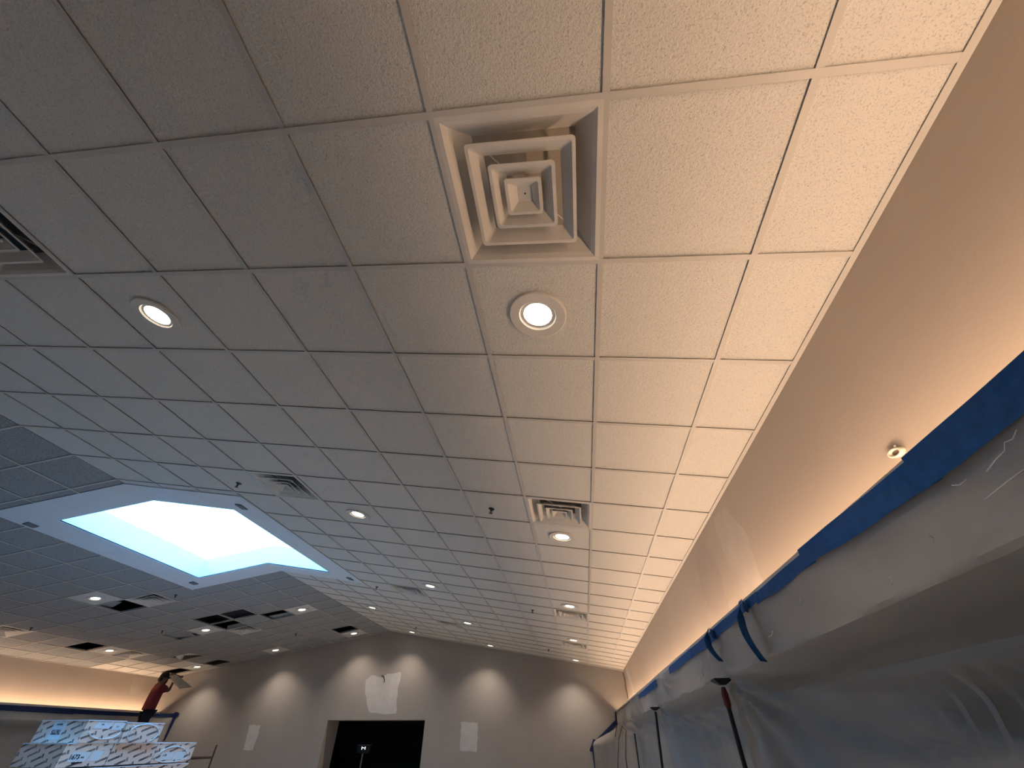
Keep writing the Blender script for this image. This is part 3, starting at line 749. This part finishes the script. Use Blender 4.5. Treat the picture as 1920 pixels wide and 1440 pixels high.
def on_side(root, x0, x1, z0, z1, name='label_paper', m=PAPER, skew=0.0, flip=False, txt=None, tsize=.03, left=False, toff=(0, 0)):
    """paper on the camera-facing side (y=0 plane) or the left face (x=0 plane) of a carton"""
    def P(a, z, e):
        return (a, -e, z) if not left else (-e, a, z)
    c = [(x0, z0), (x1, z0), (x1 + skew, z1), (x0 + skew, z1)]
    lab = MB().loops([[P(a, z, e) for a, z in c] for e in (.0005, .0022)], True, True).obj(name, m, root)
    for k, (tx, sz, dx, dz) in enumerate(txt or []):
        me = text_mesh(tx, sz)
        o = link('lettering', me, lab)
        R = Matrix(((1, 0, 0, 0), (0, 0, -1, 0), (0, 1, 0, 0), (0, 0, 0, 1)))      # text plane -> xz, facing -y
        if left: R = Matrix.Rotation(math.radians(-90), 4, 'Z') @ R
        if flip: R = R @ Matrix.Rotation(math.pi, 4, 'Z')
        o.matrix_basis = T(*P((x0 + x1) / 2 + dx, (z0 + z1) / 2 + dz, .003)) @ R
    return lab
def film_arc(root, c, rx, rz, a0, a1, r=.004):
    pts = [(c[0] + rx * math.cos(a0 + (a1 - a0) * k / 24), -.004, c[1] + rz * math.sin(a0 + (a1 - a0) * k / 24)) for k in range(25)]
    MB().tube(pts, r, 6).obj('film_tear', FILM, root, smooth=True)
Y9 = 9.4
pA = side_pt(-1.056, 9.55)
c1 = carton(pA, .50, .80, ZT - ZM, ZM, 'upper front carton with upside-down number label on its dark side', grp='upper cartons')
on_side(c1, .34, .56, .03, .205, left=True, flip=True, txt=[('76775', .062, 0, .075 - .09 + .02), ('MADE 5/8', .022, 0, .065)])
on_side(c1, .10, .30, .135, .205, skew=.03, txt=[('lll lll', .02, 0, 0)])
on_side(c1, .33, .47, .125, .20, skew=.02, txt=[('1 | 8', .02, 0, -.01)])
film_arc(c1, (.28, .11), .20, .075, math.pi * 1.02, math.pi * 1.95, .005)
a = pA[0] + math.sin(PHI) * .505, pA[1] + math.cos(PHI) * .505
c2 = carton((a[0] + .03, a[1] + .0), .54, .74, ZT - ZM - .012, ZM, 'upper rear carton with a ring of torn shrink film on its face', grp='upper cartons')
film_arc(c2, (.28, .09), .22, .10, -.9, math.pi * 1.25, .006)
film_arc(c2, (.02, -.02), .20, .20, .5, 1.35, .004)
pD = side_pt(-1.077, Y9)
dirv = (math.sin(PHI), math.cos(PHI))
def along(p, s): return (p[0] + dirv[0] * s, p[1] + dirv[1] * s)
c3 = carton(pD, .573, .745, ZM - ZB, ZB, 'second course carton with number label beside its plain dark side', grp='second course cartons')
on_side(c3, .09, .30, .045, .135, skew=.03, txt=[('1673', .06, -.035, -.02), ('FINE', .02, .06, -.012)])
on_side(c3, .33, .47, .05, .14, skew=.03)
MB().box((.16, -.0045, .03), (.28, -.003, .042)).obj('ink_bar', INK, c3)
c4 = carton(along(pD, .585), .625, .72, ZM - ZB, ZB, 'second course plain carton between the labelled ones', grp='second course cartons')
c5 = carton(along(pD, 1.218), .64, .72, ZM - ZB, ZB, 'second course rear carton with torn film over its label', grp='second course cartons')
on_side(c5, .10, .30, .03, .11, skew=.02, txt=[('1 673', .03, -.03, 0)])
on_side(c5, .32, .50, .03, .115, skew=.02)
film_arc(c5, (.30, .07), .24, .10, .1, math.pi * .95, .006)
film_arc(c5, (.30, .05), .26, .045, math.pi, math.pi * 2, .005)
# lower courses and the pallet they stand on
hl = (ZB - .144 - .006) / 6
for k in range(6):
    for j, (s0, w) in enumerate(((0, .573), (.585, .625), (1.218, .64))):
        carton(along(pD, s0), w, .72, hl - .006, .144 + k * hl, 'lower course carton beneath the visible top courses of the stack' if k < 5 else ['third course front carton showing only its film-wrapped top edge', 'third course middle carton under the plain carton', 'third course rear carton under the torn-film label'][j], grp='lower course cartons')
pal = empty('pallet', Matrix(((math.sin(PHI), -math.cos(PHI), 0, pD[0]), (math.cos(PHI), math.sin(PHI), 0, pD[1]), (0, 0, 1, 0), (0, 0, 0, 1))))
WOOD = mat('pallet_pine', (.42, .30, .18), .8, vary=.2, vscale=9)
for k in range(7): MB().box((k * .30, -.02, .12), (k * .30 + .12, .78, .1435)).obj('deck_board', WOOD, pal)
for y in (0, .36, .70): MB().box((-.01, y, .0), (1.93, y + .05, .12)).obj('runner', WOOD, pal)
tag(pal, 'wooden pallet under the carton stack', 'pallet')

# ------------------------------------------------------------------ scaffold, bag, worker with tile
PLZ = RZ - 4.76 * S
STEEL = mat('rusty_scaffold_steel', (.075, .035, .025), .6, vary=.3, vscale=20)
sc = empty('scaffold', T(*W(-8.2, 20.2, 0)[:2], 0))
x0, x1, ya, yb_ = (-10.75 + 8.2) * S, (-6.33 + 8.2) * S, -.7 * S, .7 * S
for x in (x0, x1):
    for y in (ya, yb_): MB().tube([(x, y, 0), (x, y, PLZ + (.22 if y == yb_ else -.01))], .02, 8).obj('post', STEEL, sc)
    for z in (.4, .8, 1.15, PLZ - .03): MB().tube([(x, ya, z), (x, yb_, z)], .015, 8).obj('rung', STEEL, sc)
for y in (ya, yb_): MB().tube([(x0, y, PLZ - .03), (x1, y, PLZ - .03)], .018, 8).obj('side_rail', STEEL, sc)
for k in range(4): MB().box((x0, ya + .03 + k * .2, PLZ - .012), (x1, ya + .215 + k * .2, PLZ)).obj('plank', WOOD if False else mat('dark_plank', (.12, .085, .06), .8, vary=.2, vscale=8), sc)
tag(sc, 'low steel scaffold behind the cartons that the worker stands on', 'scaffold')
bag = empty('tool_bag', T(*W(-7.45, 19.72, 0)[:2], PLZ))
MAR = mat('dark_maroon_canvas', (.05, .014, .014), .8, vary=.2, vscale=20)
MB().loops([sq2 for sq2 in [[(-.33, -.10, 0), (.33, -.10, 0), (.33, .10, 0), (-.33, .10, 0)], [(-.35, -.12, .12), (.35, -.12, .12), (.35, .12, .12), (-.35, .12, .12)], [(-.32, -.05, .20), (.30, -.05, .18), (.30, .05, .18), (-.32, .05, .20)]]], True, True).obj('bag_body', MAR, bag)
MB().tube([(-.15, 0, .19), (-.12, 0, .235), (.1, 0, .23), (.14, 0, .18)], .008, 6).obj('handle', BLACK, bag)
tag(bag, 'dark maroon tool bag lying on the scaffold behind the cartons', 'bag')

# held tile
tc = Vector(W(-9.577, 20.95, -2.152))
def rotm(x, y, z): return Matrix.Rotation(z, 4, 'Z') @ Matrix.Rotation(y, 4, 'Y') @ Matrix.Rotation(x, 4, 'X')
RTM = rotm(3.113, 0.416, 1.162)
held = link('ceiling_tile', tile_mesh(.605, .605, mat('held_tile_face', (.42, .42, .40), .9, vary=.08, vscale=40)), None, Matrix.Translation(tc) @ RTM @ T(0, 0, -.009))
tag(held, 'grey ceiling tile held up by the worker toward a dark opening', 'ceiling tile')
Ht = .3025
def tp(x, y, z=0): return Matrix.Translation(tc) @ RTM @ Vector((x * Ht, y * Ht, z))

PX, PV = -10.03, 20.45
PR = T(PX * S, PV * S, PLZ) @ Matrix.Rotation(math.radians(-26.8), 4, 'Z')
PRI = PR.inverted()
def skin_mesh(name, verts, edges, radii, root, m, sub=2):
    me = bpy.data.meshes.new(name + '_cage'); bm = bmesh.new(); ly = bm.verts.layers.skin.verify()
    bv = []
    for k, (p, r) in enumerate(zip(verts, radii)):
        v = bm.verts.new(p); rr = r if isinstance(r, tuple) else (r, r); v[ly].radius = rr; v[ly].use_root = (k == root); bv.append(v)
    for a, b in edges: bm.edges.new((bv[a], bv[b]))
    bm.to_mesh(me); bm.free()
    ob = bpy.data.objects.new(name + '_cage', me); COL.objects.link(ob)
    sk = ob.modifiers.new('skin', 'SKIN'); sk.use_smooth_shade = True
    if sub: ss = ob.modifiers.new('sub', 'SUBSURF'); ss.levels = sub; ss.render_levels = sub
    dg = bpy.context.evaluated_depsgraph_get(); out = bpy.data.meshes.new_from_object(ob.evaluated_get(dg))
    bpy.data.objects.remove(ob); bpy.data.meshes.remove(me)
    out.materials.clear(); out.materials.append(m); out.name = name; out.shade_smooth()
    return out
SKIN = mat('brown_skin', (.16, .085, .055), .6)
RED = mat('dark_red_shirt_cloth', (.17, .024, .034), .85, vary=.12, vscale=12)
NAVY = mat('navy_trousers_cloth', (.010, .012, .022), .85)
CAP = mat('black_cap_cloth', (.008, .008, .010), .8)
per = empty('person', PR)
tag(per, 'worker in dark red shirt, navy trousers and black cap lifting a ceiling tile', 'person')
hr = PRI @ tp(.05, -1.03, -.01)        # right hand on the near edge of the tile
hl_ = PRI @ tp(-.55, 1.03, -.01)       # left hand on the far edge
shr, shl = Vector((.19, 0, 1.42)), Vector((-.19, .02, 1.43))
elr = shr.lerp(hr, .5) + Vector((.10, .06, -.13)); ell = shl.lerp(hl_, .5) + Vector((-.06, .02, .20))
V = [(0, 0, .95), (0, 0, 1.12), (0, .01, 1.30), (0, .01, 1.43), (0, .015, 1.51), (0, .03, 1.585), (0, .035, 1.66), (0, .02, 1.725),
     tuple(shr), tuple(elr), tuple(hr + (elr - hr).normalized() * .09), tuple(shl), tuple(ell), tuple(hl_ + (ell - hl_).normalized() * .09),
     (.10, 0, .88), (.115, .02, .50), (.12, -.02, .09), (.125, .12, .035), (-.10, 0, .88), (-.115, .02, .50), (-.12, -.02, .09), (-.125, .12, .035)]
Eg = [(0, 1), (1, 2), (2, 3), (3, 4), (4, 5), (5, 6), (6, 7), (3, 8), (8, 9), (9, 10), (3, 11), (11, 12), (12, 13), (0, 14), (14, 15), (15, 16), (16, 17), (0, 18), (18, 19), (19, 20), (20, 21)]
Rd = [(.14, .11), (.135, .10), (.15, .105), (.10, .08), .055, (.072, .08), (.080, .095), (.055, .065), .065, .045, .030, .065, .045, .030, .085, .06, .042, .035, .085, .06, .042, .035]
# hands: palm and five finger chains rooted in the wrist
def add_hand(iw, target, towards):
    global V, Eg, Rd
    w = Vector(V[iw]); d = (target - w).normalized(); side = d.cross(towards).normalized(); nrm = side.cross(d).normalized()
    V.append(tuple(w + d * .055)); Rd.append((.034, .020)); ip = len(V) - 1; Eg.append((iw, ip))
    for k, (off, ln) in enumerate(((-.030, .070), (-.010, .080), (.010, .076), (.028, .060))):
        b0 = w + d * .095 + side * off; tip = b0 + d * ln * .5 + nrm * ln * .15; tip2 = tip + d * ln * .25 + nrm * ln * .45
        i = len(V); V += [tuple(b0), tuple(tip), tuple(tip2)]; Rd += [.0095, .009, .008]; Eg += [(ip, i), (i, i + 1), (i + 1, i + 2)]
    b0 = w + d * .05 - side * .045 + nrm * .01; tip = b0 + d * .035 - side * .012 + nrm * .03
    i = len(V); V += [tuple(b0), tuple(tip)]; Rd += [.011, .009]; Eg += [(ip, i), (i, i + 1)]
upn = (PRI.to_3x3() @ (RTM.to_3x3() @ Vector((0, 0, -1))))
add_hand(10, hr, upn); add_hand(13, hl_, upn)
link('body', skin_mesh('body', V, Eg, Rd, 0, SKIN), per)
body = [o for o in COL.objects if o.name == 'body'][0]
# face: nose, ears, eyes, mouth
def ell(c, r, n=10):
    return MB().lathe([(max(1e-4, math.sin(math.pi * k / n)) , -math.cos(math.pi * k / n)) for k in range(n + 1)], 14), c, r
def ellobj(name, c, r, m, par):
    mb, c, r = ell(c, r); mb.v = [(c[0] + x * r[0], c[1] + y * r[1], c[2] + z * r[2]) for x, y, z in mb.v]
    return mb.obj(name, m, par, smooth=True)
ellobj('nose', (0, .135, 1.64), (.014, .022, .024), SKIN, body)
for s_ in (-1, 1):
    ellobj('ear', (s_ * .083, .03, 1.645), (.012, .024, .034), SKIN, body)
    ellobj('eye', (s_ * .032, .116, 1.672), (.013, .010, .008), mat('eye_white', (.6, .6, .58), .4), body)
ellobj('mouth', (0, .118, 1.598), (.024, .010, .006), mat('lip', (.14, .05, .045), .6), body)
# cap with visor (worn backwards-tilted as he looks up)
mb = MB().lathe([(.001, .135), (.05, .128), (.085, .095), (.103, .04), (.106, -.01), (.100, -.012)], 24)
mb.v = [(x, y * 1.12 + .025, z + 1.672) for x, y, z in mb.v]
cap = mb.obj('cap', CAP, per, smooth=True)
mb = MB().grid(lambda a, b: (-.08 + .16 * a, .12 + b * .09 * math.sin(math.pi * (.12 + .76 * a)), 1.685 - .02 * b), 10, 4)
vz = mb.obj('visor', CAP, cap); vz.modifiers.new('t', 'SOLIDIFY').thickness = .006
ellobj('hair', (0, -.055, 1.63), (.078, .05, .065), CAP, per)
# shirt
mr_, ml_ = shr.lerp(elr, .72), shl.lerp(ell if isinstance(ell, Vector) else Vector(V[12]), .72)
SV = [(0, 0, .93), (0, 0, 1.12), (0, .005, 1.30), (0, .005, 1.42), (0, .01, 1.475), tuple(shr), tuple(mr_), tuple(shl), tuple(ml_)]
link('shirt', skin_mesh('shirt', SV, [(0, 1), (1, 2), (2, 3), (3, 4), (3, 5), (5, 6), (3, 7), (7, 8)], [(.215, .17), (.205, .165), (.22, .17), (.16, .13), .08, .108, .085, .108, .085], 1, RED), per)
TV = [(0, 0, .96), (.095, 0, .86), (.115, .02, .50), (.12, -.015, .10), (-.095, 0, .86), (-.115, .02, .50), (-.12, -.015, .10)]
link('trousers', skin_mesh('trousers', TV, [(0, 1), (1, 2), (2, 3), (0, 4), (4, 5), (5, 6)], [(.165, .13), .115, .085, .07, .115, .085, .07], 0, NAVY), per)
for s_ in (-1, 1):
    ellobj('boot', (s_ * .123, .06, .045), (.055, .15, .048), CAP, per)
